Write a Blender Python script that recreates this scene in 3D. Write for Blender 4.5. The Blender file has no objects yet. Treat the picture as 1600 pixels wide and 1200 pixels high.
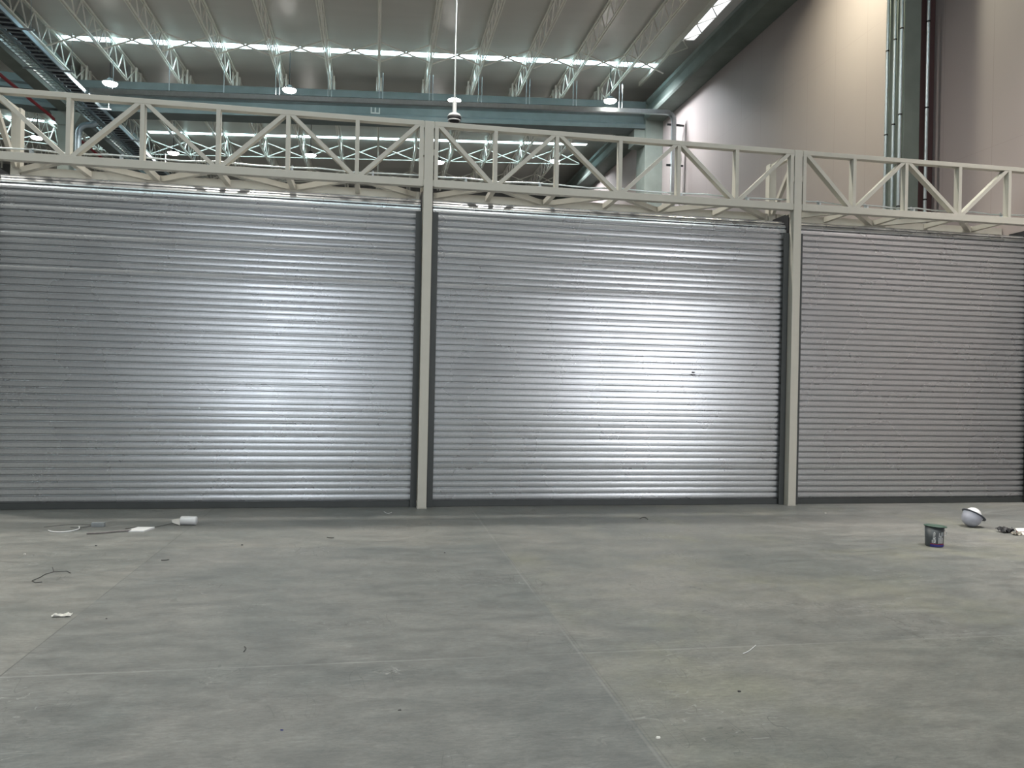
import bpy, math, random
from mathutils import Vector, Matrix
random.seed(7)
S = bpy.context.scene
COL = S.collection

# ------------------------------------------------------------------ camera
cam_d = bpy.data.cameras.new('camera'); cam = bpy.data.objects.new('camera', cam_d); COL.objects.link(cam)
cam_d.sensor_width = 36.0; cam_d.lens = 36.0*1210/1600
cam_d.clip_end = 200
yaw, roll = math.radians(10.0), math.radians(1.16)
Fv = Vector((math.sin(yaw), math.cos(yaw), 0)); Rv = Vector((math.cos(yaw), -math.sin(yaw), 0)); Zv = Vector((0, 0, 1))
# image x axis = R cos(roll) + Z sin(roll); image y axis(up) = Z cos(roll) - R sin(roll)
IX = Rv*math.cos(roll)+Zv*math.sin(roll); IY = Zv*math.cos(roll)-Rv*math.sin(roll)
m = Matrix((IX, IY, -Fv)).transposed().to_4x4(); m.translation = Vector((0, 0, 1.6))
cam.matrix_world = m
cam_d.shift_y = 1.0/1600
S.camera = cam

# ------------------------------------------------------------------ world, colour, lights
w = bpy.data.worlds.new('world'); S.world = w; w.use_nodes = True
w.node_tree.nodes['Background'].inputs[0].default_value = (.75, .87, 1, 1)
w.node_tree.nodes['Background'].inputs[1].default_value = .9
S.view_settings.view_transform = 'Standard'; S.view_settings.look = 'None'
S.view_settings.exposure = 0.14; S.view_settings.gamma = 1.0; S.view_settings.use_curve_mapping = False
S.cycles.use_denoising = True
S.cycles.max_bounces = 8; S.cycles.sample_clamp_indirect = 6.0

LAMP_W = 125
def area(name, loc, target, sx, sy, power, color, spread=180, shape='RECTANGLE'):
    d = bpy.data.lights.new(name, 'AREA'); d.shape = shape; d.size = sx; d.size_y = sy
    d.energy = power; d.color = color; d.spread = math.radians(spread)
    o = bpy.data.objects.new(name, d); COL.objects.link(o); o.location = loc
    o.rotation_euler = (Vector(target)-Vector(loc)).to_track_quat('-Z', 'Z').to_euler()
    return o
# daylight through the loading doors of the hall behind the photographer
area('daylight_back_door', (-4.1, -15.9, 2.2), (-4.1, 0, 2.2), 3.8, 4.2, 430, (.88, .93, 1.0))
area('daylight_side_door', (9.25, -10.7, 2.2), (0, -10.7, 2.2), 4.6, 4.2, 640, (.95, .96, 1.0))
area('daylight_side_door', (9.25, -3.7, 2.2), (0, -3.7, 2.2), 4.6, 4.2, 540, (.97, .97, 1.0))
# added light, no real source: brightens the pink wall mirrored in the right shutter
area('added_wall_wash', (8.2, 6.2, 11.2), (9.9, 6.6, 1.5), 1.2, 2.5, 330, (1.0, .95, .90), 70)
# added lights that make the bright washes on the right wall
area('added_wall_wash', (7.5, 13.9, 11.3), (9.6, 13.7, 6.4), .5, .5, 230, (1.0, .97, .74), 130)
area('added_wall_wash', (7.6, 23.6, 11.2), (9.6, 23.6, 8.0), .5, .5, 130, (.93, .97, 1.0), 120)
area('added_wall_wash', (7.6, 33.0, 11.2), (9.6, 33.2, 8.0), .5, .5, 130, (.93, .97, 1.0), 120)

# ------------------------------------------------------------------ materials
def new_mat(name):
    m = bpy.data.materials.new(name); m.use_nodes = True
    nt = m.node_tree; b = nt.nodes['Principled BSDF']
    return m, nt, b
def mat(name, col, rough=.5, metal=0, var=.06, scale=6, bump=0, spec=.5, emit=None):
    m, nt, b = new_mat(name)
    tc = nt.nodes.new('ShaderNodeTexCoord'); n = nt.nodes.new('ShaderNodeTexNoise')
    n.inputs['Scale'].default_value = scale; n.inputs['Detail'].default_value = 6
    nt.links.new(tc.outputs['Object'], n.inputs['Vector'])
    mix = nt.nodes.new('ShaderNodeMixRGB')
    mix.inputs[1].default_value = tuple(c*(1-var*1.6) for c in col)+(1,)
    mix.inputs[2].default_value = tuple(min(1, c*(1+var*1.6)) for c in col)+(1,)
    nt.links.new(n.outputs['Fac'], mix.inputs[0]); nt.links.new(mix.outputs[0], b.inputs['Base Color'])
    b.inputs['Roughness'].default_value = rough; b.inputs['Metallic'].default_value = metal
    b.inputs['Specular IOR Level'].default_value = spec
    if bump:
        bp = nt.nodes.new('ShaderNodeBump'); bp.inputs['Strength'].default_value = bump; bp.inputs['Distance'].default_value = .01
        nt.links.new(n.outputs['Fac'], bp.inputs['Height']); nt.links.new(bp.outputs[0], b.inputs['Normal'])
    if emit:
        b.inputs['Emission Color'].default_value = emit[0]+(1,); b.inputs['Emission Strength'].default_value = emit[1]
    return m
M = {}
M['cream'] = mat('cream_paint', (.46, .443, .39), .45, var=.04)
M['truss'] = mat('white_truss_paint', (.84, .82, .75), .4, var=.04)
M['concrete'] = mat('grey_concrete', (.21, .235, .21), .75, var=.16, scale=2.5, bump=.15)
M['beam'] = mat('blue_grey_beam_concrete', (.16, .19, .192), .75, var=.16, scale=2.5, bump=.15)
M['edgebeam'] = mat('grey_green_beam_concrete', (.14, .165, .15), .75, var=.2, scale=2.0, bump=.15)
M['galv'] = mat('galvanised_steel', (.55, .60, .62), .35, .9, var=.1, scale=12)
M['rail'] = mat('dark_guide_steel', (.055, .06, .06), .5, .3, var=.1)
M['black'] = mat('black_rubber', (.012, .012, .015), .6, var=.1)
M['cable'] = mat('dark_blue_cables', (.008, .011, .02), .6)
M['red'] = mat('red_pipe_paint', (.22, .012, .02), .4)
M['white'] = mat('white_plastic', (.60, .61, .62), .4, var=.02)
M['foam'] = mat('grey_foam', (.24, .26, .27), .8)
M['bucket'] = mat('bucket_plastic', (.045, .053, .058), .4)
M['lid'] = mat('lid_plastic', (.045, .085, .065), .4)
M['hat'] = mat('grey_hat_plastic', (.36, .37, .43), .35, var=.03)
M['darkhat'] = mat('dark_hat_trim', (.06, .07, .09), .5)
M['blue'] = mat('blue_print', (.02, .02, .16), .4)
M['redprint'] = mat('red_print', (.28, .02, .03), .5)
M['paper'] = mat('white_paper', (.60, .59, .55), .8, var=.04, scale=30)
M['tube'] = mat('grey_brown_tube', (.13, .12, .12), .6, var=.3, scale=60)
M['wire'] = mat('dark_wire', (.05, .05, .05), .5)
M['tan'] = mat('tan_leather', (.28, .26, .22), .8)
M['panel'] = mat('grey_panel', (.15, .155, .155), .6)
M['ductblue'] = mat('steel_duct', (.35, .42, .47), .4, .8)

# polished concrete floor: clouds, smears, scratches and saw-cut joints, all in world metres
def floor_mat():
    m, nt, b = new_mat('polished_concrete_floor'); N = nt.nodes; L = nt.links
    geo = N.new('ShaderNodeNewGeometry'); sep = N.new('ShaderNodeSeparateXYZ'); L.new(geo.outputs['Position'], sep.inputs[0])
    def noise(scale, detail=5, stretch=(1, 1, 1), rot=0, dist=0, rough=.6):
        mp = N.new('ShaderNodeMapping'); mp.inputs['Scale'].default_value = stretch; mp.inputs['Rotation'].default_value = (0, 0, rot)
        L.new(geo.outputs['Position'], mp.inputs[0])
        n = N.new('ShaderNodeTexNoise'); n.inputs['Scale'].default_value = scale; n.inputs['Detail'].default_value = detail
        n.inputs['Roughness'].default_value = rough; n.inputs['Distortion'].default_value = dist
        L.new(mp.outputs[0], n.inputs['Vector']); return n.outputs['Fac']
    def math_(op, a, bb=None, c=None):
        n = N.new('ShaderNodeMath'); n.operation = op
        for i, v in enumerate((a, bb, c)):
            if v is None: continue
            if isinstance(v, (int, float)): n.inputs[i].default_value = v
            else: L.new(v, n.inputs[i])
        return n.outputs[0]
    def ramp(f, a, bb):
        n = N.new('ShaderNodeMapRange'); n.inputs[1].default_value = a; n.inputs[2].default_value = bb; L.new(f, n.inputs[0]); return n.outputs[0]
    def mix(f, c1, c2, mode='MIX'):
        n = N.new('ShaderNodeMixRGB'); n.blend_type = mode
        if isinstance(f, float): n.inputs[0].default_value = f
        else: L.new(f, n.inputs[0])
        for i, c in ((1, c1), (2, c2)):
            if isinstance(c, tuple): n.inputs[i].default_value = c+(1,)
            else: L.new(c, n.inputs[i])
        return n.outputs[0]
    big = ramp(noise(.55, 6, dist=.6), .35, .65)
    col = mix(big, (.148, .156, .148), (.212, .208, .192))
    # slabs poured at different times: slightly different concrete on each side of the joints
    def slab(axis, a, bb):
        lo = math_('GREATER_THAN', sep.outputs[axis], a); hi = math_('LESS_THAN', sep.outputs[axis], bb); return math_('MULTIPLY', lo, hi)
    col = mix(math_('MULTIPLY', slab(0, -1.93, 1.25), slab(1, -2, 7.65)), col, mix(1.0, col, (.88, .90, .925), 'MULTIPLY'))
    col = mix(math_('MULTIPLY', slab(0, 1.25, 12), slab(1, -2, 4.5)), col, mix(1.0, col, (1.05, 1.045, 1.02), 'MULTIPLY'))
    col = mix(math_('MULTIPLY', math_('MULTIPLY', slab(0, 1.25, 12), ramp(noise(.8, 4), .52, .66)), .35), col, (.23, .23, .165))
    mid = ramp(noise(2.6, 10, (1, 2.2, 1), .25, .4, .7), .38, .66)
    col = mix(mid, mix(1.0, col, (.78, .79, .80), 'MULTIPLY'), mix(1.0, col, (1.13, 1.13, 1.13), 'MULTIPLY'))
    fine = ramp(noise(16, 9, (1, 3.2, 1), .2, .6, .8), .36, .64)
    col = mix(fine, mix(1.0, col, (.74, .74, .75), 'MULTIPLY'), mix(1.0, col, (1.09, 1.09, 1.09), 'MULTIPLY'))
    grit = ramp(noise(70, 4, (1, 2, 1), .3, 0, .7), .3, .7)
    col = mix(grit, mix(1.0, col, (.90, .90, .90), 'MULTIPLY'), col)
    dirt = ramp(noise(4.2, 10, (1, 2.4, 1), .1, .9, .85), .56, .72)
    col = mix(math_('MULTIPLY', dirt, .6), col, (.055, .06, .064))
    pale = ramp(noise(3.4, 9, (1, 3, 1), -.15, 1.2, .8), .57, .70)
    col = mix(math_('MULTIPLY', pale, .38), col, (.27, .275, .26))
    # hairline scratches from thin bands of warped noise
    for sc, rot, st, lo, amt, c in ((1.6, .5, (1, 5, 1), .005, .55, (.28, .29, .28)), (1.1, -.7, (5, 1, 1), .005, .5, (.055, .058, .057)), (2.3, 1.2, (1, 4, 1), .005, .5, (.055, .058, .057))):
        f = noise(sc, 2, st, rot, 1.5, .4)
        line = math_('LESS_THAN', math_('ABSOLUTE', math_('SUBTRACT', f, .5)), lo)
        keep = ramp(noise(.9, 3), .53, .6)
        col = mix(math_('MULTIPLY', math_('MULTIPLY', line, keep), amt), col, c)
    # saw-cut joints
    wob = math_('MULTIPLY', math_('SUBTRACT', noise(3, 3), .5), .012)
    def joint(axis, pos, half, amt, c):
        nonlocal col
        d = math_('ABSOLUTE', math_('SUBTRACT', math_('ADD', sep.outputs[axis], wob), pos))
        f = math_('MULTIPLY', ramp(d, half, half*.4), ramp(noise(1.4, 4), .32, .58))
        col = mix(math_('MULTIPLY', f, amt), col, c)
    joint(0, -1.93, .006, .75, (.055, .058, .057)); joint(0, 1.235, .011, .35, (.26, .265, .25)); joint(0, 1.265, .005, .4, (.055, .058, .057))
    joint(0, 4.4, .005, .35, (.055, .058, .057)); joint(0, 7.5, .005, .35, (.055, .058, .057)); joint(0, -5.1, .005, .5, (.055, .058, .057))
    joint(1, 4.49, .009, .45, (.28, .285, .275)); joint(1, 4.52, .004, .35, (.055, .058, .057)); joint(1, 7.65, .004, .15, (.055, .058, .057))
    L.new(col, b.inputs['Base Color'])
    r = ramp(mid, 0, 1)
    rr = N.new('ShaderNodeMapRange'); rr.inputs[3].default_value = .42; rr.inputs[4].default_value = .55; L.new(mid, rr.inputs[0]); L.new(rr.outputs[0], b.inputs['Roughness'])
    b.inputs['Specular IOR Level'].default_value = .35
    bp = N.new('ShaderNodeBump'); bp.inputs['Strength'].default_value = .06; bp.inputs['Distance'].default_value = .01
    L.new(fine, bp.inputs['Height']); L.new(bp.outputs[0], b.inputs['Normal'])
    return m
M['floor'] = floor_mat()

def wall_mat():
    m, nt, b = new_mat('pink_beige_wall_panels'); N = nt.nodes; L = nt.links
    geo = N.new('ShaderNodeNewGeometry'); sep = N.new('ShaderNodeSeparateXYZ'); L.new(geo.outputs['Position'], sep.inputs[0])
    n = N.new('ShaderNodeTexNoise'); n.inputs['Scale'].default_value = .7; n.inputs['Detail'].default_value = 6; L.new(geo.outputs['Position'], n.inputs['Vector'])
    mx = N.new('ShaderNodeMixRGB'); mx.inputs[1].default_value = (.335, .285, .28, 1); mx.inputs[2].default_value = (.385, .33, .32, 1); L.new(n.outputs['Fac'], mx.inputs[0])
    def seam(out, period, off, half):
        a = N.new('ShaderNodeMath'); a.operation = 'ADD'; L.new(out, a.inputs[0]); a.inputs[1].default_value = -off+period*50
        f = N.new('ShaderNodeMath'); f.operation = 'MODULO'; L.new(a.outputs[0], f.inputs[0]); f.inputs[1].default_value = period
        l = N.new('ShaderNodeMath'); l.operation = 'LESS_THAN'; L.new(f.outputs[0], l.inputs[0]); l.inputs[1].default_value = half
        return l.outputs[0]
    s1 = seam(sep.outputs[1], 1.095, 10.86, .007); s2 = seam(sep.outputs[2], 3.3, 8.85-3.3, .007)
    s2m = N.new('ShaderNodeMath'); s2m.operation = 'MULTIPLY'; s2m.inputs[1].default_value = .5; L.new(s2, s2m.inputs[0])
    mm = N.new('ShaderNodeMath'); mm.operation = 'MAXIMUM'; L.new(s1, mm.inputs[0]); L.new(s2m.outputs[0], mm.inputs[1])
    k = N.new('ShaderNodeMath'); k.operation = 'MULTIPLY'; k.inputs[1].default_value = .35; L.new(mm.outputs[0], k.inputs[0])
    m2 = N.new('ShaderNodeMixRGB'); L.new(k.outputs[0], m2.inputs[0]); L.new(mx.outputs[0], m2.inputs[1]); m2.inputs[2].default_value = (.12, .09, .09, 1)
    L.new(m2.outputs[0], b.inputs['Base Color']); b.inputs['Roughness'].default_value = .6
    return m
M['wall'] = wall_mat()

def ceil_mat():
    m, nt, b = new_mat('glossy_roof_sheet'); N = nt.nodes; L = nt.links
    geo = N.new('ShaderNodeNewGeometry')
    mp = N.new('ShaderNodeMapping'); mp.inputs['Scale'].default_value = (.15, 1, 1); L.new(geo.outputs['Position'], mp.inputs[0])
    n = N.new('ShaderNodeTexNoise'); n.inputs['Scale'].default_value = 3; n.inputs['Detail'].default_value = 4; L.new(mp.outputs[0], n.inputs['Vector'])
    mx = N.new('ShaderNodeMixRGB'); mx.inputs[1].default_value = (.56, .535, .50, 1); mx.inputs[2].default_value = (.63, .605, .565, 1); L.new(n.outputs['Fac'], mx.inputs[0])
    L.new(mx.outputs[0], b.inputs['Base Color']); b.inputs['Roughness'].default_value = .3
    bp = N.new('ShaderNodeBump'); bp.inputs['Strength'].default_value = .25; bp.inputs['Distance'].default_value = .02
    L.new(n.outputs['Fac'], bp.inputs['Height']); L.new(bp.outputs[0], b.inputs['Normal'])
    return m
M['ceiling'] = ceil_mat()

def slat_mat():
    m, nt, b = new_mat('galvanised_shutter_slats'); N = nt.nodes; L = nt.links
    geo = N.new('ShaderNodeNewGeometry')
    n = N.new('ShaderNodeTexNoise'); n.inputs['Scale'].default_value = 45; n.inputs['Detail'].default_value = 3; L.new(geo.outputs['Position'], n.inputs['Vector'])
    n2 = N.new('ShaderNodeTexNoise'); n2.inputs['Scale'].default_value = 1.3; n2.inputs['Detail'].default_value = 5; L.new(geo.outputs['Position'], n2.inputs['Vector'])
    mx = N.new('ShaderNodeMixRGB'); mx.inputs[1].default_value = (.39, .405, .415, 1); mx.inputs[2].default_value = (.55, .56, .57, 1); L.new(n.outputs['Fac'], mx.inputs[0])
    L.new(mx.outputs[0], b.inputs['Base Color']); b.inputs['Metallic'].default_value = .72
    mr = N.new('ShaderNodeMapRange'); mr.inputs[1].default_value = .3; mr.inputs[2].default_value = .7; mr.inputs[3].default_value = .25; mr.inputs[4].default_value = .31
    L.new(n2.outputs['Fac'], mr.inputs[0]); L.new(mr.outputs[0], b.inputs['Roughness'])
    return m
M['slat'] = slat_mat()

def emis(name, col, s):
    m = bpy.data.materials.new(name); m.use_nodes = True; nt = m.node_tree
    nt.nodes.remove(nt.nodes['Principled BSDF']); e = nt.nodes.new('ShaderNodeEmission')
    e.inputs[0].default_value = col+(1,); e.inputs[1].default_value = s
    nt.links.new(e.outputs[0], nt.nodes['Material Output'].inputs[0]); return m
M['sky_strip'] = emis('daylight_roof_glazing', (.62, .92, 1.0), 16)
M['sky_side'] = emis('daylight_side_glazing', (.90, .93, 1.0), 3.0)
M['lens'] = emis('lamp_lens_light', (1.0, .98, .92), 60)

# ------------------------------------------------------------------ mesh helpers
class MB:
    def __init__(s): s.v = []; s.f = []; s.sm = []
    def add(s, vs, fs, smooth=False):
        o = len(s.v); s.v += [tuple(p) for p in vs]; s.f += [tuple(i+o for i in q) for q in fs]; s.sm += [smooth]*len(fs); return s
    def box(s, x0, x1, y0, y1, z0, z1):
        x0, x1 = sorted((x0, x1)); y0, y1 = sorted((y0, y1)); z0, z1 = sorted((z0, z1))
        return s.add([(x0,y0,z0),(x1,y0,z0),(x1,y1,z0),(x0,y1,z0),(x0,y0,z1),(x1,y0,z1),(x1,y1,z1),(x0,y1,z1)],
                     [(0,3,2,1),(4,5,6,7),(0,1,5,4),(1,2,6,5),(2,3,7,6),(3,0,4,7)])
    def hexa(s, c):   # eight corners in box order
        return s.add(c, [(0,3,2,1),(4,5,6,7),(0,1,5,4),(1,2,6,5),(2,3,7,6),(3,0,4,7)])
    def bar(s, a, b, wd, ht, side=None):    # square-section bar from a to b; side = direction of the width
        a, b = Vector(a), Vector(b); d = (b-a).normalized()
        sd = Vector(side) if side else (Vector((0, 0, 1)).cross(d) if abs(d.z) < .99 else Vector((1, 0, 0)))
        sd = (sd - d*sd.dot(d)).normalized()*wd/2; up = d.cross(sd).normalized()*ht/2
        c = []
        for p in (a, b): c += [p-sd-up, p+sd-up, p+sd+up, p-sd+up]
        return s.add(c, [(0,3,2,1),(4,5,6,7),(0,1,5,4),(1,2,6,5),(2,3,7,6),(3,0,4,7)])
    def tube(s, pts, r, n=8, caps=True):
        pts = [Vector(p) for p in pts]; rs = r if isinstance(r, (list, tuple)) else [r]*len(pts)
        vs = []; prev = None
        for i, p in enumerate(pts):
            d = (pts[min(i+1, len(pts)-1)]-pts[max(i-1, 0)]).normalized()
            if prev is None: u = d.orthogonal().normalized()
            else: u = (prev-d*prev.dot(d)).normalized()
            prev = u; v = d.cross(u)
            vs += [p+(u*math.cos(2*math.pi*k/n)+v*math.sin(2*math.pi*k/n))*rs[i] for k in range(n)]
        fs = [(i*n+k, i*n+(k+1)%n, (i+1)*n+(k+1)%n, (i+1)*n+k) for i in range(len(pts)-1) for k in range(n)]
        s.add(vs, fs, True)
        if caps: s.add(vs[:n], [tuple(range(n))[::-1]]); s.add(vs[-n:], [tuple(range(n))])
        return s
    def lathe(s, prof, n=24, c=(0, 0, 0), close=False, smooth=True):
        vs = [(c[0]+r*math.cos(2*math.pi*k/n), c[1]+r*math.sin(2*math.pi*k/n), c[2]+z) for r, z in prof for k in range(n)]
        m_ = len(prof); rng = range(m_ if close else m_-1)
        fs = [(i*n+k, i*n+(k+1)%n, ((i+1)%m_)*n+(k+1)%n, ((i+1)%m_)*n+k) for i in rng for k in range(n)]
        return s.add(vs, fs, smooth)
    def prism(s, prof, fn, ends=(0, 1)):   # profile list extruded; fn(p, t) -> 3D point
        n = len(prof); vs = [fn(p, t) for t in ends for p in prof]
        fs = [(k, (k+1) % n, n+(k+1) % n, n+k) for k in range(n)]+[tuple(range(n))[::-1], tuple(range(n, 2*n))]
        return s.add(vs, fs)
    def build(s, name, material, parent=None, bevel=0):
        me = bpy.data.meshes.new(name); me.from_pydata(s.v, [], s.f); me.polygons.foreach_set('use_smooth', s.sm)
        me.materials.append(material); me.update()
        import bmesh
        bm = bmesh.new(); bm.from_mesh(me); bmesh.ops.recalc_face_normals(bm, faces=bm.faces); bm.to_mesh(me); bm.free()
        o = bpy.data.objects.new(name, me); COL.objects.link(o)
        if parent is not None: o.parent = parent
        if bevel:
            b = o.modifiers.new('bevel', 'BEVEL'); b.width = bevel; b.segments = 2; b.limit_method = 'ANGLE'
        return o
def tag(o, label, cat, group=None):
    o['label'] = label; o['category'] = cat
    if group: o['group'] = group
    return o
def thing(name, label, cat, loc=(0, 0, 0), group=None):
    o = bpy.data.objects.new(name, None); COL.objects.link(o); o.location = loc; o.empty_display_size = .1
    return tag(o, label, cat, group)
def struct(o): o['kind'] = 'structure'; return o
def dup(root, loc, label, group=None):
    r = root.copy(); COL.objects.link(r); r.location = loc; r['label'] = label
    if group: r['group'] = group
    for ch in list(root.children):
        c = ch.copy(); COL.objects.link(c); c.parent = r
        for g in list(ch.children):
            d = g.copy(); COL.objects.link(d); d.parent = c
    return r
ORD = ['first', 'second', 'third', 'fourth', 'fifth', 'sixth', 'seventh', 'eighth', 'ninth', 'tenth', 'eleventh', 'twelfth', 'thirteenth']
G = .046                       # the roof rises gently towards the right wall
def rz(x): return G*x if x > -9.4 else G*-9.4 - G*(x+9.4)

# ------------------------------------------------------------------ setting
XW = 9.62
struct(MB().box(-27, XW+.3, -16, 40, -.2, 0).build('floor', M['floor']))
wr = MB()
for y0, y1, z0, z1 in ((-16, -13, 0, 12.2), (-13, -8.4, 4.4, 12.2), (-8.4, -6, 0, 12.2), (-6, -1.4, 4.4, 12.2), (-1.4, 40, 0, 12.2)):
    wr.box(XW, XW+.25, y0, y1, z0, z1)
struct(wr.build('wall_right', M['wall']))
wb = MB().box(-27, -6.1, -16.25, -16, 0, 12.2).box(-2.1, XW, -16.25, -16, 0, 12.2).box(-6.1, -2.1, -16.25, -16, 4.4, 12.2)
struct(wb.build('wall_back', M['panel']))
struct(MB().box(-27, XW, 40, 40.25, 0, 12.4).build('wall_far', M['panel']))
struct(MB().box(-27.25, -27, -16, -3, 0, 12.4).box(-27.25, -27, -3, 40, 0, 12.4).build('wall_left', M['panel']))
ZC = 11.56
def roof_slab(mb, x0, x1, y0, y1, z=ZC, t=.12):
    mb.hexa([(x0, y0, z+rz(x0)), (x1, y0, z+rz(x1)), (x1, y1, z+rz(x1)), (x0, y1, z+rz(x0)),
             (x0, y0, z+t+rz(x0)), (x1, y0, z+t+rz(x1)), (x1, y1, z+t+rz(x1)), (x0, y1, z+t+rz(x0))])
strips = [(3.0, 3.4), (23.65, 23.97), (32.08, 32.36)]  # first strip is out of view, added for the lighting
cl = MB(); y = -16
for a, b in strips+[(40, 40)]:
    roof_slab(cl, -9.4, 8.72, y, a); roof_slab(cl, -27, -9.4, y, a)
    if b < 40: roof_slab(cl, -27, -18, a, b); roof_slab(cl, -10.2, -8.9, a, b)
    y = b
# strip beside the wall: solid except for the side rooflight
SK = (13.6, 21.85)
roof_slab(cl, 8.72, XW, -16, SK[0]); roof_slab(cl, 8.72, XW, SK[1], 40); roof_slab(cl, 9.16, XW, SK[0], SK[1]); roof_slab(cl, 8.72, 8.80, SK[0], SK[1])
struct(cl.build('ceiling', M['ceiling']))
for i, (a, b) in enumerate(strips):
    mb = MB(); roof_slab(mb, -8.9, 8.72, a, b, ZC+.03, .04); roof_slab(mb, -18, -10.2, a, b, ZC+.03, .04)
    struct(mb.build('window_%d' % (i+1), M['sky_strip']))
mb = MB(); roof_slab(mb, 8.8, 9.16, *SK, ZC+.05, .04)
win = struct(mb.build('window_4', M['sky_side']))
mb = MB()
yy = SK[0]
while yy < SK[1]:
    z0 = ZC-.02
    mb.bar((8.8, yy, z0+rz(8.8)), (9.16, yy+.5, z0+rz(9.16)), .03, .03); mb.bar((9.16, yy+.5, z0+rz(9.16)), (8.8, yy+1.0, z0+rz(8.8)), .03, .03)
    yy += 1.03
mb.build('window_frame', M['truss'], win)
struct(MB().hexa([(8.60, 13, ZC-.14+rz(8.6)), (8.68, 13, ZC-.14+rz(8.6)), (8.68, 25.2, ZC-.14+rz(8.6)), (8.60, 25.2, ZC-.14+rz(8.6)),
                  (8.60, 13, ZC-.005+rz(8.6)), (8.68, 13, ZC-.005+rz(8.6)), (8.68, 25.2, ZC-.005+rz(8.6)), (8.60, 25.2, ZC-.005+rz(8.6))]).build('trim_1', M['truss']))

# ------------------------------------------------------------------ concrete frame
# cross beam: I-like profile (y, z) extruded along x on the roof slope
prof = [(25.50, 11.02), (25.50, 10.80), (25.58, 10.74), (25.58, 10.62), (25.66, 10.56), (25.66, 10.34), (25.50, 10.24), (25.50, 10.10), (26.2, 10.10), (26.2, 10.24), (26.04, 10.34), (26.04, 10.56), (26.2, 10.80), (26.2, 11.02)]
def xbeam(x0, x1, dy=0): return MB().prism(prof, lambda p, t: ((x0, x1)[t], p[0]+dy, p[1]+rz((x0, x1)[t])))
ob = xbeam(-9.15, 8.98).build('concrete_beam', M['beam'])
tag(ob, 'long blue grey concrete beam crossing the hall below the roof', 'beam')
# painted mark on its face
mk = MB(); x0 = -.18; zf = 10.36
for px_ in (-.13, 0, .13): mk.box(x0+px_-.02, x0+px_+.02, 25.635, 25.66, zf+.0, zf+.17)
mk.box(x0-.15, x0+.15, 25.635, 25.66, zf-.03, zf+.015)
mk.build('painted_mark', M['paper'], ob)
ob = xbeam(-26.9, -9.65).build('concrete_beam', M['beam'])
tag(ob, 'concrete cross beam of the neighbouring nave at the far left', 'beam')
lb = MB().prism([(-9.2, 9.62), (-9.2, 9.8), (-9.28, 9.86), (-9.28, 10.6), (-9.2, 10.68), (-9.2, 10.86), (-9.6, 10.86), (-9.6, 9.62)], lambda p, t: (p[0], (13, 25.48)[t], p[1]))
tag(lb.build('concrete_beam', M['edgebeam']), 'concrete beam running lengthwise behind the cable ladder, near bay', 'beam')
lb = MB().prism([(-9.2, 9.62), (-9.2, 10.86), (-9.6, 10.86), (-9.6, 9.62)], lambda p, t: (p[0], (26.3, 39.5)[t], p[1]))
tag(lb.build('concrete_beam', M['beam']), 'lengthwise concrete beam on the left beyond the crossing beam', 'beam')
wprof = [(8.98, 10.80), (8.94, 10.86), (8.94, 10.93), (9.06, 11.0), (9.06, 11.28), (8.98, 11.36), (8.98, 11.47), (XW-.005, 11.47), (XW-.005, 10.80)]
for y0, y1, lab in ((12.65, 25.46, 'green grey concrete beam along the top of the pink wall, near bay'), (26.45, 39.9, 'concrete beam along the pink wall beyond the crossing beam'), (-1, 12.05, 'concrete beam along the pink wall nearest the camera')):
    tag(MB().prism(wprof, lambda p, t: (p[0], (y0, y1)[t], p[1])).build('concrete_beam', M['edgebeam']), lab, 'beam')
tag(MB().box(8.95, 9.27, 12.1, 12.62, 0, 11.5).build('concrete_column', M['concrete'], bevel=.015), 'pale concrete column with pipes on the pink wall, top right', 'column')
c = MB().box(8.985, XW-.005, 25.5, 26.4, 0, 11.5).box(8.6, 9.0, 25.55, 26.15, 9.95, 10.48)
tag(c.build('concrete_column', M['concrete']), 'concrete column at the far end of the pink wall under the beam', 'column')
c = MB().box(-9.62, -9.16, 25.5, 26.1, 0, 11.0)
c.hexa([(-9.63, 25.48, 9.2), (-9.15, 25.48, 9.2), (-9.15, 26.12, 9.2), (-9.63, 26.12, 9.2), (-9.85, 25.48, 9.6), (-8.95, 25.48, 9.6), (-8.95, 26.12, 9.6), (-9.85, 26.12, 9.6)])
tag(c.build('concrete_column', M['concrete']), 'grey concrete column at the left seen through the lattice girder', 'column')

# ------------------------------------------------------------------ roof trusses
LT = 12.7
def make_truss():
    r = thing('roof_truss', 'x', 'roof truss')
    zb, zt = 0, .62
    MB().bar((-.028, 0, zt), (-.028, LT, zt), .03, .05).bar((.028, 0, zt), (.028, LT, zt), .03, .05).build('top_chord', M['truss'], r)
    MB().bar((-.028, .45, zb), (-.028, LT-.8, zb), .03, .045).bar((.028, .45, zb), (.028, LT-.8, zb), .03, .045).build('bottom_chord', M['truss'], r)
    wbm = MB(); n = 14; st = (LT-1.25)/n
    for k in range(n):
        a = .45+k*st
        wbm.bar((-.0, a, zb), (.0, a+st/2, zt), .03, .02, (1, 0, 0)); wbm.bar((0, a+st/2, zt), (0, a+st, zb), .03, .02, (1, 0, 0))
    wbm.bar((0, .02, zt-.02), (0, .45, zb), .03, .02, (1, 0, 0)); wbm.bar((0, LT-.02, zt-.02), (0, LT-.8, zb), .03, .02, (1, 0, 0))
    wbm.build('web', M['truss'], r)
    for yy in (.12, LT-.12):
        MB().box(-.09, -.04, yy-.05, yy+.05, .165, zt+.02).box(.04, .09, yy-.05, yy+.05, .165, zt+.02).build('end_plate', M['truss'], r)
    return r
XS = [.0-.08+1.49*k for k in range(-5, 6)]      # -7.53 ... 7.37
proto = None
ZB = 10.86
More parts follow.
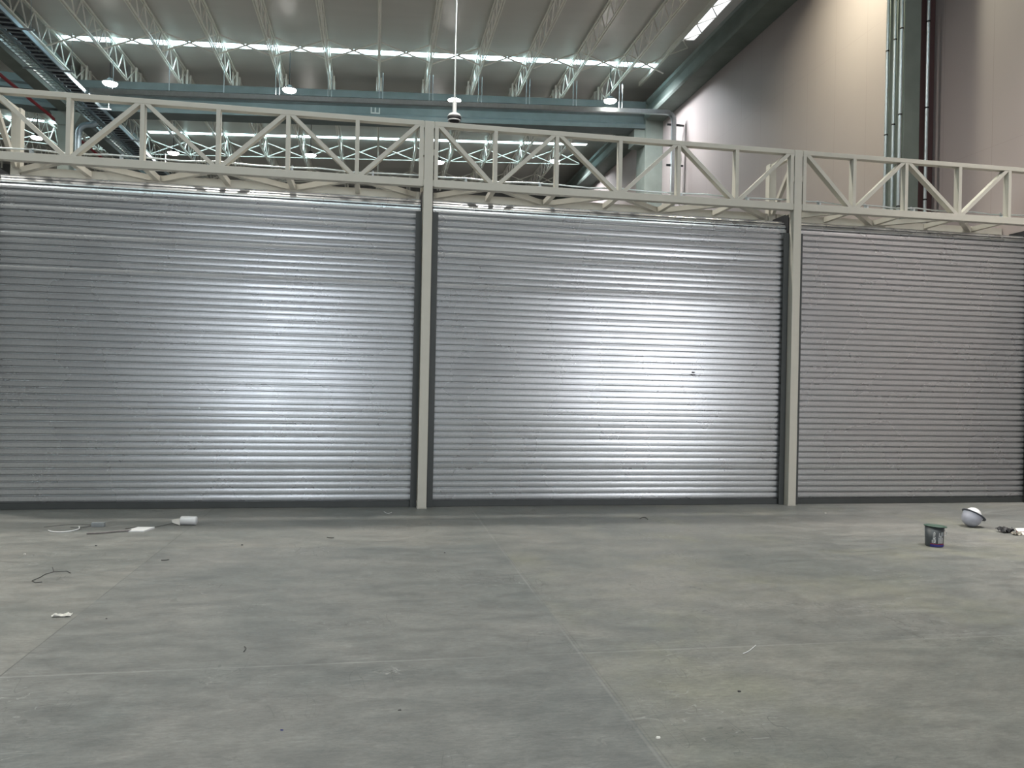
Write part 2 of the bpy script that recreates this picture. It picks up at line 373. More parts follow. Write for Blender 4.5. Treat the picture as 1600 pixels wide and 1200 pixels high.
for bay, (y0, nm) in enumerate(((13.05, 'near'), (25.95, 'far'))):
    for i, x in enumerate(XS+[-9.0]):
        n = len(XS)
        lab = '%s roof truss from the left, white steel lattice, in the %s bay' % (ORD[i+1] if x > -9 else ORD[0], 'near' if bay == 0 else 'far')
        loc = (x, y0, ZB+rz(x)); grp = 'roof trusses in the %s bay' % nm
        if x < -8.9 and bay == 0: loc = (-8.95, y0, ZB+rz(-9.0))
        if proto is None:
            proto = make_truss(); proto.location = loc; proto['label'] = lab; proto['group'] = grp
        else: dup(proto, loc, lab, grp)
for i, x in enumerate((-10.9, -12.4, -13.9, -15.4, -16.9)):
    dup(proto, (x, 25.95, ZB+rz(x)), 'white roof truss of the neighbouring nave, %s from the concrete column' % ORD[i], 'roof trusses of the neighbouring nave')

# cross bracing between neighbouring trusses
def brace(x0, x1, y, lab, grp, tie=True):
    r = thing('cross_brace', lab, 'roof brace', ((x0+x1)/2, y, ZB+rz((x0+x1)/2)), grp)
    o = r.location; a, b = x0-o.x+.05, x1-o.x-.05; za, zb = rz(x0)-rz(o.x), rz(x1)-rz(o.x)
    MB().bar((a, 0, .56+za), (b, 0, .03+zb), .035, .035, (0, 1, 0)).build('brace_bar', M['truss'], r)
    MB().bar((a, .04, .03+za), (b, .04, .56+zb), .035, .035, (0, 1, 0)).build('brace_bar', M['truss'], r)
    if tie: MB().bar((a, .02, -.0+za), (b, .02, -.0+zb), .035, .03, (0, 1, 0)).build('tie_bar', M['truss'], r)
XB = [-9.0]+XS+[8.6]
for (yb, nm, tie) in ((22.75, 'beside the near roof light', False), (32.75, 'under the far roof light', True), (36.6, 'at the dim far end of the roof', True)):
    for i in range(len(XB)-1):
        brace(XB[i], XB[i+1], yb, '%s cross brace from the left, between trusses %s' % (ORD[i], nm), 'cross braces '+nm, tie)
xl = [-16.9, -15.4, -13.9, -12.4, -10.9, -9.6]
for i in range(5): brace(xl[i], xl[i+1], 32.75, '%s cross brace from the column, lit pale blue in the neighbouring nave' % ORD[4-i], 'cross braces in the neighbouring nave')

# ------------------------------------------------------------------ high bay lamps
def make_lamp():
    r = thing('high_bay_lamp', 'x', 'lamp')
    MB().lathe([(.0, .13), (.07, .13), (.09, .07), (.17, .05), (.2, .02), (.2, .0), (.0, .0)]).build('housing', M['rail'], r)
    MB().lathe([(0, -.075), (.10, -.068), (.17, -.045), (.2, -.001), (0, -.001)]).build('lens', M['lens'], r)
    MB().tube([(0, 0, .13), (0, 0, 1.58)], .012, 6).build('hanger', M['black'], r)
    return r
lamps = [(-7.6, 23.7, 9.94, 'leftmost of the four lamps before the concrete crossing beam'), (-2.68, 23.75, 10.19, 'glowing lamp hanging second from left before the crossing beam'),
         (2.25, 24.1, 10.42, 'glowing lamp behind the pole of the domed device'), (7.1, 23.5, 10.6, 'glowing lamp nearest the pink wall, before the crossing beam'),
         (-7.55, 30.5, 9.94, 'lamp at left seen through the girder below the crossing beam'), (-2.6, 30.37, 10.18, 'lamp seen through the girder left of the middle post'),
         (2.32, 30.9, 10.40, 'lamp seen just right of the middle post through the girder'), (6.9, 30.3, 10.60, 'lamp seen through the girder nearest the pink wall'),
         (-12.4, 31.0, 10.3, 'lamp in the neighbouring nave left of the concrete column')]
lp = None
for x, y, z, lab in lamps:
    lab = 'white glowing high bay '+lab.replace('glowing ', '')
    if lp is None: lp = make_lamp(); lp.location = (x, y, z); lp['label'] = lab; lp['group'] = 'high bay lamps'
    else: dup(lp, (x, y, z), lab, 'high bay lamps')
    area('lamp_light', (x, y, z-.09), (x, y, 0), .36, .36, LAMP_W, (1, .96, .88), 150, 'DISK')
# lamp rows above and behind the camera, out of the frame
for y in (11.25, 4.4, -2.4, -9.2):
    for x in (-7.6, -2.68, 2.25, 7.1)[:3 if y > 5 else 4]:
        area('lamp_light', (x, y, 10.3+G*x), (x, y, 0), .36, .36, LAMP_W*(2.7 if y > 5 else .4 if (y > 0 and x > 5) else .6 if y > 0 else .35), (1, .95, .86), 150, 'DISK')
for x in (-12.4, -17.3, -22.2):
    for y in (24, 17.2, 10.4, 3.6, -3.2): area('lamp_light', (x, y, 10.3), (x, y, 0), .36, .36, LAMP_W, (1, .95, .86), 150, 'DISK')

# ------------------------------------------------------------------ hanging trunking and rods
def tz(x): return 9.97+G*x
r = thing('cable_trunking', 'galvanised steel trunking hung across the hall, bending down the pink wall', 'cable trunking')
MB().bar((-8.05, 23.5, tz(-8.05)), (8.95, 23.5, tz(8.95)), .12, .13).build('run', M['galv'], r)
el = [(8.95+.27*math.sin(a), 23.5, tz(8.95)-.27+.27*math.cos(a)) for a in [math.pi/2*k/6 for k in range(7)]]
mb = MB()
for a, b in zip(el[:-1], el[1:]): mb.bar(a, b, .12, .13, (0, 1, 0))
mb.build('elbow', M['galv'], r)
MB().box(9.155, 9.285, 23.44, 23.56, 0, tz(8.95)-.26).build('drop', M['galv'], r)
for zz in (10.05, 8.75, 7.3, 5.8, 4.2, 2.6, 1.0):
    MB().box(9.05, XW-.002, 23.62, 23.66, zz-.03, zz+.03).build('bracket', M['rail'], r)
MB().tube([(9.33, 23.72, 10.0), (9.33, 23.9, 7.6)], .02, 6).build('stay', M['rail'], r)
k = 0
for i, x in enumerate(XS):
    lab = 'thin hanger rod of the trunking, %s from the left' % ORD[k]; k += 1
    r = thing('hanger_rod', lab, 'hanger rod', (x+.07, 23.5, tz(x)-.043), 'hanger rods of the trunking')
    h = ZB+rz(x)-tz(x)+.03
    for d in (-.05, .05) if i > 2 else (0,):
        MB().tube([(d, 0, .115), (d, 0, h)], .011, 5).build('rod', M['galv'], r)
    MB().box(-.07, .07, -.02, .02, .115, .135).build('clip', M['black'], r)

# pendant dome device on a long pole
r = thing('pendant_dome', 'white dome device with black bands hanging on a long pole above the middle post', 'pendant device', (1.31, 14, 6.40))
MB().tube([(0, 0, .33), (0, 0, ZB+rz(1.31)-6.40)], .017, 8).build('pole', M['galv'], r)
MB().tube([(0, 0, .08), (0, 0, .34)], .036, 12).build('sleeve', M['white'], r)
MB().lathe([(0, .105), (.04, .10), (.10, .07), (.128, .03), (.128, .02), (0, .02)], 28).build('dome', M['white'], r)
MB().lathe([(0, .019), (.126, .019), (.120, -.035), (0, -.035)], 28).build('band', M['black'], r)
MB().lathe([(.098, -.036), (.118, -.036), (.113, -.055), (.096, -.055)], 28, close=True).build('lower_ring', M['white'], r)
MB().lathe([(0, -.037), (.095, -.037), (.085, -.068), (0, -.085)], 28).build('lens', M['black'], r)

# ------------------------------------------------------------------ cable ladders on the left
YL0, YL1 = 13.2, 37.0
r = thing('cable_ladder', 'steel cable ladder hung high along the left beam', 'cable ladder')
for x in (-8.52, -8.12):
    MB().box(x-.02, x+.02, YL0, YL1, 9.46, 9.56).build('side_rail', M['ductblue'], r)
rung = MB().box(-8.5, -8.14, -.02, .02, 9.465, 9.49).build('rung', M['galv'], r); rung.location.y = YL0+.1
yy = YL0+.35
while yy < YL1:
    c_ = rung.copy(); COL.objects.link(c_); c_.parent = r; c_.location.y = yy; yy += .25
mb = MB()
for i in range(8):
    xx = -8.46+i*.042
    pts = [(xx+random.uniform(-.012, .012), YL0+.2+j*1.15, 9.513+random.uniform(0, .01)) for j in range(21)]
    mb.tube(pts, .022, 6)
cb = mb.build('cable_bundle', M['cable']); cb['kind'] = 'stuff'
tag(cb, 'black cables lying on the steel cable ladder', 'cables')
r = thing('mesh_cable_tray', 'narrow wire mesh cable tray beside the cable ladder', 'cable tray')
for x in (-8.84, -8.58): MB().box(x-.012, x+.012, YL0, YL1, 9.44, 9.5).build('side_wire', M['galv'], r)
mb = MB(); yy = YL0+.1
while yy < YL1: mb.box(-8.83, -8.59, yy-.008, yy+.008, 9.44, 9.455); yy += .2
for x in (-8.71,): mb.box(x-.006, x+.006, YL0, YL1, 9.455, 9.465)
mb.build('wire_mesh', M['galv'], r)
for i, yy in enumerate((17.0, 19.2, 21.6, 24.4, 27.4, 30.6)):
    r = thing('tray_support', '%s steel cross bar carrying the left cable trays, counted from the camera' % ORD[i], 'support bar', (-8.4, yy, 9.4), 'support bars under the cable trays')
    MB().box(-.6, .62, -.02, .02, 0, .036).build('channel', M['galv'], r)
    for x in (-.5, .55): MB().tube([(x, 0, .036), (x, 0, 1.0 if x > 0 else 1.0)], .008, 5).build('rod', M['galv'], r)
tag(MB().tube([(-9.72, 14, 9.35), (-9.72, 25.2, 9.35), (-9.76, 25.9, 9.35), (-9.72, 26.6, 9.35), (-9.72, 38, 9.35)], .045, 10).build('sprinkler_pipe', M['red']), 'dark red pipe running lengthwise behind the left concrete beam', 'pipe')
pts = [(-8.98, 25.3, 0), (-8.98, 25.3, 8.9)]+[(-8.98+.3*(1-math.cos(a)), 25.3, 8.9+.3*math.sin(a)) for a in [math.pi/2*k/6 for k in range(1, 7)]]+[(-8.6, 25.3, 9.2), (-8.45, 25.3, 9.28)]
tag(MB().tube(pts, .09, 12).build('steel_duct', M['ductblue']), 'blue grey duct bending down beside the left concrete column', 'duct')

# pipes on the near right column
for i, (x, y, rr_, lab) in enumerate(((8.905, 12.50, .028, 'thin steel pipe on the far edge of the column face'), (8.905, 12.30, .028, 'steel pipe on the middle of the column face'), (8.905, 12.13, .03, 'bright steel pipe at the near corner of the column'), (9.345, 12.03, .03, 'steel pipe in the corner between column and pink wall'))):
    r = thing('steel_pipe', lab+', top right', 'pipe', (x, y, 0), 'pipes on the right column')
    MB().tube([(0, 0, .4), (0, 0, 11.0)], rr_, 10).build('pipe', M['galv'], r)
    for zz in (4.6, 6.2, 7.7):
        z = zz+.12*i; MB().lathe([(rr_, -.012), (rr_+.004, -.012), (rr_+.004, .012), (rr_, .012)], 12, (0, 0, z), True).build('clip', M['black'], r)

# ------------------------------------------------------------------ partition: posts, lattice girders, shutters
D = 9.9; PW = .0575
POSTS = [-4.565, .612, 5.722, 10.83]
XPOST = [p for p in POSTS if p < XW]
ZG0, ZG1 = 4.10, 4.935      # girder bottom and top
side = ['left end', 'middle', 'right']
for i, p in enumerate(XPOST):
    r = thing('steel_post', ['cream square steel post just outside the left edge', 'cream steel post between the left and middle shutters', 'cream steel post between the middle and right shutters'][i], 'post', (p, D, 0), 'posts of the shutter partition')
    MB().box(-PW, PW, 0, .115, 0.008, ZG1).build('shaft', M['cream'], r, bevel=.004)
    MB().box(-.062, .062, -.003, .120, 0, .008).build('base_plate', M['cream'], r)
    for s in (-1, 1):
        for z in (ZG0+.05, ZG0+.44, ZG0+.79): MB().box(s*PW, s*(PW+.014), .01, .1, z-.04, z+.04).build('joint_plate', M['cream'], r)
    q = thing('rear_frame', ['cream rear post and link behind the left edge', 'cream rear post hidden behind the middle post', 'cream rear post with slanted strut behind the right post'][i], 'rear post', (p if i else p+.08, D+.7, 0), 'rear posts of the partition')
    MB().box(-.055, .055, .01, .12, 0, ZG1).build('post', M['cream'], q)
    MB().bar((0, .01, ZG1-.035), (0, -.583, ZG1-.035), .06, .06, (1, 0, 0)).build('top_link', M['cream'], q)
    MB().bar((0, .0, ZG0+.1), (0, -.55, ZG1-.13), .05, .06, (1, 0, 0)).build('strut', M['cream'], q)

OFF = [.86, 1.675, 2.54, 3.36, 4.20]
def girder(p0, p1, lab, xmax=None, shift=0):
    OFF = [v+shift for v in (.86, 1.675, 2.54, 3.36, 4.20)]
    r = thing('lattice_girder', lab, 'girder', (p0, D, ZG0), 'lattice girders over the shutters')
    a, b = PW+.014, (p1-p0)-PW-.014
    if xmax: b = xmax-p0
    H = ZG1-ZG0; bh, th = .095, .062
    y0, y1 = .0, .1
    MB().box(a, b, y0, y1, 0, bh).build('bottom_chord', M['cream'], r, bevel=.004)
    MB().box(a, b, y0, y1, H-th, H).build('top_chord', M['cream'], r, bevel=.004)
    nodes = [a+.024]+OFF+[b-.024]
    for x in nodes:
        if x > b-.02 and xmax: continue
        if x > b: continue
        MB().box(x-.024, x+.024, y0, y1, bh, H-th).build('upright', M['cream'], r)
    for k_ in range(6):
        xa, xb = nodes[k_], nodes[k_+1]
        if xb > b: break
        if k_ % 2 == 0: A, B = (xa+.05, H-th), (xb-.05, bh)
        else: A, B = (xa+.05, bh), (xb-.05, H-th)
        # parallelogram strut cut flush with the chords
        wv = .036
        up = 1 if B[1] > A[1] else -1
        MB().hexa([(A[0]-wv, y0+.004, A[1]), (A[0]+wv, y0+.004, A[1]), (A[0]+wv, y1-.004, A[1]), (A[0]-wv, y1-.004, A[1]),
                   (B[0]-wv, y0+.004, B[1]), (B[0]+wv, y0+.004, B[1]), (B[0]+wv, y1-.004, B[1]), (B[0]-wv, y1-.004, B[1])]).build('diagonal', M['cream'], r)
    # rear chord and the horizontal lattice that joins it to the front chord
    MB().box(a+shift, b, .71, .81, 0, .1).build('rear_chord', M['cream'], r)
    def flat(A, B, wd, nm):
        MB().hexa([(A[0]-wd, A[1], .02), (A[0]+wd, A[1], .02), (B[0]+wd, B[1], .02), (B[0]-wd, B[1], .02),
                   (A[0]-wd, A[1], .09), (A[0]+wd, A[1], .09), (B[0]+wd, B[1], .09), (B[0]-wd, B[1], .09)]).build(nm, M['cream'], r)
    nn = [a]+OFF+[b]
    for x in OFF:
        if x < b-.1: flat((x, .1), (x, .71), .03, 'cross_strut')
    for k_ in range(6):
        xa, xb = nn[k_], nn[k_+1]
        if xb > b: break
        f = k_ % 2 == 0
        flat((xa+.09, .71 if f else .1), (xb-.09, .1 if f else .71), .05, 'flat_brace')
    return r
girder(POSTS[0], POSTS[1], 'cream steel lattice girder above the left shutter', shift=.08)
girder(POSTS[1], POSTS[2], 'cream steel lattice girder above the middle shutter')
girder(POSTS[2], POSTS[3], 'cream steel lattice girder above the right shutter, meeting the pink wall', XW-.02)

def conduit(x0, x1, lab):
    r = thing('conduit_pipe', lab, 'conduit', (x0, D+.145, ZG0+.165), 'conduits on the girders')
    L_ = x1-x0
    n = 12; pts = [(L_*k/n, 0, .012*math.sin(k*2.3)) for k in range(n+1)]
    MB().tube(pts, .011, 8).build('pipe', M['galv'], r)
    for k_ in range(5):
        xx = L_*(k_+.4)/5
        MB().box(xx-.012, xx+.012, -.05, .02, -.07, -.014).box(xx-.012, xx+.012, .016, .022, -.07, .03).build('clip', M['galv'], r)
for i in range(3): conduit(POSTS[i]+.1, min(POSTS[i+1]-.1, XW-.1), 'thin steel conduit along the bottom chord above the %s shutter' % ['left', 'middle', 'right'][i])

PITCH = .0805; YC = D+.15
def slat_profile(z0, ztop, rc):
    # list of (y, z): straight up to ztop then rolled backwards around the barrel of radius rc
    out = []; s = z0; total = ztop+rc*math.radians(200)
    rnd = random.Random(3)
    while s < total:
        t = rnd.gauss(0, .0006) if rnd.random() > .09 else -.0020; bul = .0013
        pts = [(.0005, .032), (.0058, .032), (.0070, .021), (.0130, .018), (.0190, .021), (.0202, .032), (.0262, .032), (.0268, .001+t)]
        for k_ in range(1, 6):
            u = k_/5; pts.append((.0268+.0530*u, .001+t*(1-2*u)-bul*4*u*(1-u)))
        out += [(s+a, b) for a, b in pts]
        s += PITCH
    res = []
    for s_, n_ in out:
        if s_ <= ztop: res.append((YC+n_, s_))
        else:
            a = (s_-ztop)/rc; rr = rc-n_
            res.append((YC+rc-rr*math.cos(a), ztop+rr*math.sin(a)))
    return res
def shutter(p0, p1, lab, xmax=None, lock=None):
    r = thing('roller_shutter', lab, 'roller shutter', (p0, 0, 0), 'roller shutters')
    W = p1-p0; a, b = PW+.008, W-PW-.008
    if xmax: b = xmax-p0
    ra, rb = (a, a+.078), (b-.078, b)
    xa, xb = a+.014, b-.014
    prof_ = slat_profile(.075, 3.80, .205)
    n = len(prof_); segs = 1
    vs = [(x, y, z) for x in (xa, xb) for y, z in prof_]
    mb = MB().add(vs, [(k_, k_+1, n+k_+1, n+k_) for k_ in range(n-1)])
    o = mb.build('curtain', M['slat'], r)
    # smooth the slat faces only where the bulge is
    sm = [False]*len(o.data.polygons)
    for i_ in range(len(sm)):
        if i_ % 13 in (2, 3, 7, 8, 9, 10, 11): sm[i_] = True
    o.data.polygons.foreach_set('use_smooth', sm)
    md = o.modifiers.new('edges', 'EDGE_SPLIT'); md.split_angle = math.radians(25)
    MB().box(xa, xb, YC-.012, YC+.03, 0.003, .078).build('bottom_bar', M['rail'], r)
    for (c0, c1), s in ((ra, 1), (rb, -1)):
        g = MB().box(c0, c1, D+.10, D+.113, 0, 3.80).box(c0, c1, D+.185, D+.198, 0, 3.80)
        g.box(*( (c0, c0+.01) if s > 0 else (c1-.01, c1)), D+.113, D+.185, 0, 3.80)
        g.build('guide_rail', M['rail'], r)
        xe = c0-.0 if s > 0 else c1
        MB().box(xe, xe+s*.008, D+.2, D+.56, 3.60, 4.075).box(xe, xe+s*.008, D+.118, D+.2, 3.82, 4.06).build('end_plate', M['black'], r)
    if lock:
        lx, lz = lock
        MB().box(lx-.018, lx+.018, YC-.012, YC+.004, lz-.03, lz-.012).box(lx-.026, lx+.026, YC-.006, YC+.008, lz-.062, lz-.05).build('lock', M['black'], r)
shutter(POSTS[0], POSTS[1], 'closed galvanised roller shutter at the left, with a narrow bluish reflection')
shutter(POSTS[1], POSTS[2], 'closed galvanised roller shutter in the middle with the widest bright reflection', lock=(4.296-POSTS[1], 1.84))
shutter(POSTS[2], POSTS[3], 'closed galvanised roller shutter at the right, dull and pinkish, beside the wall', XW-.02)

# ------------------------------------------------------------------ things lying on the floor
def wobble(pts, r=.004):  # smooth chain through control points
    P = [Vector(p) for p in pts]; out = []
    for i in range(len(P)-1):
        p0, p1, p2, p3 = P[max(i-1, 0)], P[i], P[i+1], P[min(i+2, len(P)-1)]
        for k_ in range(5):
            t = k_/5
            out.append(.5*((2*p1)+(-p0+p2)*t+(2*p0-5*p1+4*p2-p3)*t*t+(-p0+3*p1-3*p2+p3)*t**3))
    out.append(P[-1]); return out
# bucket
r = thing('paint_bucket', 'dark grey plastic bucket with white and blue print and a lid rim', 'bucket', (5.80, 7.22, 0))
MB().lathe([(0, 0), (.082, 0), (.086, .008), (.093, .205), (.088, .205), (.081, .012), (0, .012)], 32).build('body', M['bucket'], r)
lid = MB().lathe([(.0, .209), (.092, .209), (.096, .216), (.108, .215), (.110, .207), (.098, .205), (0, .206)], 32).build('lid', M['lid'], r)
lid.rotation_euler = (0, math.radians(2.5), 0)
def patch(name, a0, a1, z0, z1, m_, off=.0015):
    rr = lambda z: .086+.007*(z-.008)/.197+off
    n = max(2, int((a1-a0)/.08)); vs = []; fs = []
    for k_ in range(n+1):
        a = math.radians(-90)+a0+(a1-a0)*k_/n
        for rr2 in (0, .001): 
            for z in (z0, z1): vs.append(((rr(z)+rr2)*math.cos(a), (rr(z)+rr2)*math.sin(a), z))
    for k_ in range(n):
        o = k_*4; fs += [(o+2, o+6, o+7, o+3), (o, o+1, o+5, o+4), (o+1, o+3, o+7, o+5), (o, o+4, o+6, o+2)]
    fs += [(0, 2, 3, 1), (n*4, n*4+1, n*4+3, n*4+2)]
    return MB().add(vs, fs)
# -Y faces the camera side; camera sits towards -x so shift the print a little
patch('b', -1.1, .75, .006, .030, None).build('blue_band', M['blue'], r)
patch('b', -1.1, .75, .031, .036, None).build('red_line', M['redprint'], r)
rnd = random.Random(5)
pm = MB()
def padd(*a):
    q = patch('x', *a, None); pm.add(q.v, q.f)
for k_ in range(9):
    z = .045+k_*.013; padd(-.72+rnd.uniform(-.02, .05), -.62+rnd.uniform(0, .10), z, z+.010)
padd(-.92, -.86, .045, .075); padd(-.8, -.76, .04, .15)
for a in (-.22, -.05, .1, .24): padd(a, a+.07, .042, .105+rnd.uniform(-.01, .02))
for k_ in range(3): padd(-.2, -.12, .115+k_*.014, .124+k_*.014)
pm.build('white_print', M['white'], r)
ring = MB(); ring.tube([( .11+.0*t, -.02+.045*math.sin(t)-.02, .135+.042*math.cos(t)) for t in [2*math.pi*k_/20 for k_ in range(21)]], .0025, 5, False)
rg = patch('x', .02, .40, .118, .158, None); 
MB().add(rg.v, rg.f).build('print_badge', M['foam'], r)
MB().tube(wobble([(.094, 0, .19), (.106, -.02, .17), (.10, -.055, .15), (.112, -.03, .12), (.098, -.03, .105)]), .003, 6).build('handle', M['white'], r)

# hard hat lying on its dome
r = thing('hard_hat', 'grey hard hat lying on its crown with white harness showing', 'hard hat', (7.12, 8.22, 0))
tilt = Matrix.Rotation(math.radians(32), 4, 'Y') @ Matrix.Rotation(math.radians(-3), 4, 'X')
def hat(o): o.matrix_local = Matrix.Translation((0, 0, .139)) @ tilt
prof_h = [(.001, -.142), (.035, -.138), (.068, -.122), (.093, -.094), (.107, -.055), (.111, -.015), (.112, .012), (.107, .012), (.105, -.015), (.1, -.055), (.086, -.088), (.06, -.114), (.001, -.132)]
o = MB().lathe(prof_h, 40).build('shell', M['hat'], r); hat(o)
bv = MB(); n = 40
for k_ in range(n):
    a = 2*math.pi*k_/n; ro = .130+.022*max(0, math.cos(a))**2
    for rr2, z in ((.111, .002), (ro, .010), (ro, .016), (.111, .012)): bv.v.append((rr2*math.cos(a), rr2*math.sin(a), z))
for k_ in range(n):
    o1, o2 = k_*4, ((k_+1) % n)*4
    for j in range(4): bv.f.append((o1+j, o2+j, o2+(j+1) % 4, o1+(j+1) % 4)); bv.sm.append(False)
o = bv.build('brim', M['darkhat'], r); hat(o)
o = MB().lathe([(.0, .092), (.03, .088), (.058, .074), (.08, .048), (.092, .012), (.092, -.01), (0, -.01)], 32).build('harness', M['white'], r); hat(o)
o = MB().tube([(.099*math.cos(t), .099*math.sin(t), .018) for t in [2*math.pi*k_/28 for k_ in range(29)]], .006, 6, False).build('sweatband', M['foam'], r); hat(o)

# rubbish at the right edge
def crumple(name, loc, pts, h, m_, parent=None, seed=1, res=7):
    # closed crumpled sheet from an outline grid: size pts=(sx, sy), height noise h
    rn = random.Random(seed); sx, sy = pts; vs = []; fs = []
    for lay in (0, 1):
        for i in range(res):
            for j in range(res):
                u, v = i/(res-1)-.5, j/(res-1)-.5
                if lay == 0: base = (sx*u*(1+.15*rn.uniform(-1, 1)), sy*v*(1+.15*rn.uniform(-1, 1)), h*rn.random()*(.4+abs(math.sin(5*u))*.6)); vs.append((base[0], base[1], base[2]+.003))
                else:
                    b_ = vs[i*res+j]; vs.append((b_[0], b_[1], max(0, b_[2]-.003)))
    R2 = res*res
    for i in range(res-1):
        for j in range(res-1):
            a = i*res+j; fs.append((a, a+res, a+res+1, a+1)); fs.append((R2+a, R2+a+1, R2+a+res+1, R2+a+res))
    for i in range(res-1):
        for a, b in ((i, i+1), (res*(res-1)+i+1, res*(res-1)+i)): fs.append((a, b, R2+b, R2+a))
        for a, b in (((i+1)*res, i*res), (i*res+res-1, (i+1)*res+res-1)): fs.append((a, b, R2+b, R2+a))
    o = MB().add(vs, fs).build(name, m_, parent); o.location = loc; return o
tag(crumple('crumpled_rag', (7.24, 7.86, 0), (.16, .12), .07, M['black'], seed=3), 'crumpled black rag on the floor at the right edge', 'rag')
tag(crumple('work_glove', (7.25, 7.70, 0), (.11, .07), .04, M['tan'], seed=4), 'dirty tan glove lying beside the crumpled black rag', 'glove')
r = thing('folded_carton', 'flattened white carton with red underside at the right edge', 'carton', (7.43, 7.78, 0))
MB().hexa([(-.08, -.05, .0), (.2, -.09, .0), (.24, .04, .0), (-.04, .08, .0), (-.08, -.05, .02), (.2, -.09, .03), (.24, .04, .03), (-.04, .08, .02)]).build('red_side', M['redprint'], r)
MB().hexa([(-.11, -.01, .022), (.18, -.06, .033), (.24, .06, .05), (-.05, .09, .04), (-.11, -.01, .027), (.18, -.06, .038), (.24, .06, .055), (-.05, .09, .045)]).build('white_side', M['paper'], r)
MB().hexa([(-.13, -.08, .0), (-.04, -.11, .0), (-.03, -.07, .02), (-.12, -.04, .025), (-.13, -.08, .004), (-.04, -.11, .004), (-.03, -.07, .024), (-.12, -.04, .029)]).build('torn_flap', M['paper'], r)

# left group
r = thing('white_canister', 'white plastic canister lying on its side near the left shutter', 'canister', (-2.02, 8.93, .048))
r.rotation_euler = (0, 0, math.radians(-8))
def xl_(prof, n=24):
    mb = MB().lathe([(rr, z) for rr, z in prof], n); mb.v = [(z, x, y) for x, y, z in mb.v]; return mb
xl_([(0, .13), (.042, .13), (.046, .122), (.047, -.03), (.044, -.036), (.040, -.036), (.040, .10), (0, .10)]).build('body', M['white'], r)
xl_([(.0, -.028), (.039, -.028), (.039, -.034), (0, -.034)]).build('mouth_shade', M['black'], r)  # black disc in the mouth stands for the shaded inside
MB().hexa([(-.12, -.03, -.02), (-.036, -.04, -.045), (-.036, .03, -.046), (-.12, .02, -.03), (-.125, -.03, .01), (-.036, -.035, .02), (-.036, .035, .02), (-.125, .02, .005)]).build('torn_flap', M['paper'], r)
fb = MB().box(-2.935, -2.81, 8.85, 8.90, 0, .045)
for k_ in range(9): fb.box(-2.931+k_*.0138, -2.924+k_*.0138, 8.846, 8.85, .004, .034)
tag(fb.build('foam_block', M['foam']), 'small grey foam block with a ribbed side near the left shutter', 'foam block')
tag(MB().hexa([(-2.52, 8.56, 0), (-2.33, 8.54, 0), (-2.27, 8.72, 0), (-2.44, 8.74, 0), (-2.52, 8.56, .012), (-2.33, 8.54, .012), (-2.27, 8.72, .018), (-2.44, 8.74, .018)]).build('white_tile', M['white']), 'flat white board lying between foam block and canister', 'board')
tag(MB().tube(wobble([(-3.28, 8.66, .006), (-3.2, 8.58, .006), (-3.08, 8.58, .006), (-3.01, 8.7, .008), (-3.03, 8.78, .02)]), .006, 6).build('cable_offcut', M['white']), 'curved white cable offcut on the floor at far left', 'cable')
tag(MB().tube(wobble([(-3.4, 8.86, .005), (-3.25, 8.97, .005), (-3.1, 9.0, .005), (-2.95, 8.93, .005), (-3.02, 8.8, .005), (-3.1, 8.74, .02)]), .0025, 6).build('wire_loop', M['wire']), 'thin dark wire loop around the curved white cable offcut', 'wire')
tag(MB().tube(wobble([(-2.84, 8.44, .012), (-2.74, 8.45, .012), (-2.68, 8.46, .014), (-2.6, 8.52, .012), (-2.5, 8.54, .014), (-2.47, 8.60, .012)]), .009, 8).build('corrugated_tube', M['tube']), 'grey bent corrugated tube in front of the foam block', 'tube')
tag(MB().tube(wobble([(-2.56, 8.72, .004), (-2.45, 8.8, .004), (-2.3, 8.78, .004), (-2.15, 8.98, .01)]), .003, 5).build('wire_offcut', M['wire']), 'thin dark wire offcut behind the flat white board', 'wire')
tag(crumple('crumpled_paper', (-2.02, 5.58, 0), (.11, .045), .022, M['paper'], seed=9), 'small crumpled cream paper beside the left floor joint', 'paper')
def pix(x, y):   # floor point seen at a reference pixel
    dx, dy = x-800, y-601
    a = dx*math.cos(roll)+dy*math.sin(roll); b = dx*math.sin(roll)-dy*math.cos(roll)
    d = Fv*1210+Rv*a+Zv*b; t = -1.6/d.z; return d.x*t, d.y*t
def chip(x, y, s, m_, lab, name, cat, seed):
    X, Y = pix(x, y); rn = random.Random(seed)
    vs = [(s*math.cos(k_*1.047)*rn.uniform(.6, 1.2), s*.7*math.sin(k_*1.047)*rn.uniform(.6, 1.2), 0) for k_ in range(6)]
    vs += [(v[0]*.7, v[1]*.7, s*rn.uniform(.3, .7)) for v in vs]
    o = MB().add(vs, [(0, 1, 2, 3, 4, 5), (6, 7, 8, 9, 10, 11)]+[(k_, (k_+1) % 6, 6+(k_+1) % 6, 6+k_) for k_ in range(6)]).build(name, m_)
    o.location = (X, Y, 0); tag(o, lab, cat)
chip(39, 866, .014, M['paper'], 'tiny white chip on the floor left of the hooked wire', 'plaster_chip', 'chip', 1)
chip(150, 853, .011, M['black'], 'tiny black crumb on the floor below the corrugated tube', 'black_crumb', 'crumb', 2)
chip(378, 852, .015, M['black'], 'small black lump on the floor before the left shutter', 'black_lump', 'lump', 3)
chip(441, 1141, .008, M['blue'], 'tiny blue plastic bit on the front floor', 'plastic_bit', 'bit', 4)
chip(1155, 1081, .012, M['black'], 'small dark stone on the front floor at right of centre', 'small_stone', 'stone', 5)
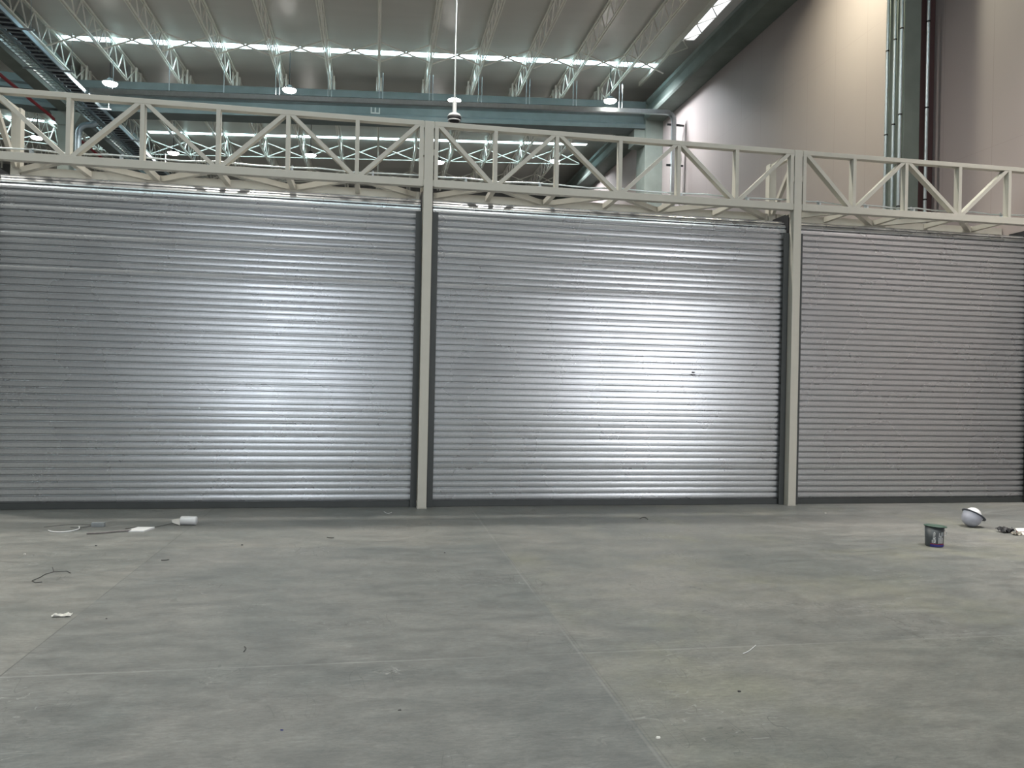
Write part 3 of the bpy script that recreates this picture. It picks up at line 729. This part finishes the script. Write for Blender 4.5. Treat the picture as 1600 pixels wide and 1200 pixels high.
chip(1028, 1153, .013, M['paper'], 'white scrap beside the pale floor joint at the bottom', 'paper_scrap', 'scrap', 6)
chip(166, 967, .009, M['wire'], 'tiny dark speck right of the crumpled cream paper', 'dark_speck', 'speck', 7)
chip(625, 1110, .010, M['wire'], 'small dark speck on the central front floor', 'dark_speck', 'speck', 8)
chip(695, 864, .010, M['black'], 'tiny dark speck before the middle post', 'dark_speck', 'speck', 9)
chip(1290, 802, .014, M['paper'], 'small pale scrap right of the right post foot', 'paper_scrap', 'scrap', 10)
def curl(pts, r_, m_, lab, name):
    tag(MB().tube(wobble([(*pix(x, y), r_+.001) for x, y in pts]), r_, 5).build(name, m_), lab, 'wire')
curl([(1161, 1022), (1170, 1018), (1181, 1009)], .0025, M['white'], 'short white plastic straw on the right front floor', 'plastic_strip')
curl([(1000, 811), (1004, 809), (1009, 809), (1012, 812)], .004, M['wire'], 'small curled dark wire before the middle shutter', 'wire_offcut')
curl([(511, 840), (516, 841), (522, 841)], .004, M['wire'], 'short dark wire left of the middle post on the floor', 'wire_offcut')
curl([(252, 876), (258, 876), (264, 875)], .004, M['wire'], 'short dark wire right of the hooked wire', 'wire_offcut')
curl([(381, 1019), (384, 1014), (382, 1011)], .003, M['wire'], 'tiny curled wire on the left front floor', 'wire_offcut')
curl([(600, 800), (606, 803), (612, 801)], .004, M['white'], 'pale curled strip at the foot of the left shutter', 'plastic_strip')
tag(MB().box(9.275, XW-.01, 12.2, 12.5, 0, 11.4).build('gap_fill_strip', mat('dark_red_strip', (.10, .05, .05), .6)), 'dark reddish strip between the concrete column and the pink panels', 'strip')  # dark fill colour stands for the shaded gap between column and panels

o = MB().tube([(*pix(x, y), .004) for x, y in ((110, 896), (105, 893), (84, 894), (70, 898), (62, 903), (50, 908), (55, 911), (66, 910))], .0032, 5)
o.tube([(*pix(84, 894), .004), (*pix(82, 892), .03)], .004, 5)
tag(o.build('bent_wire', M['wire']), 'thin bent dark wire in a hook shape on the left floor', 'wire')
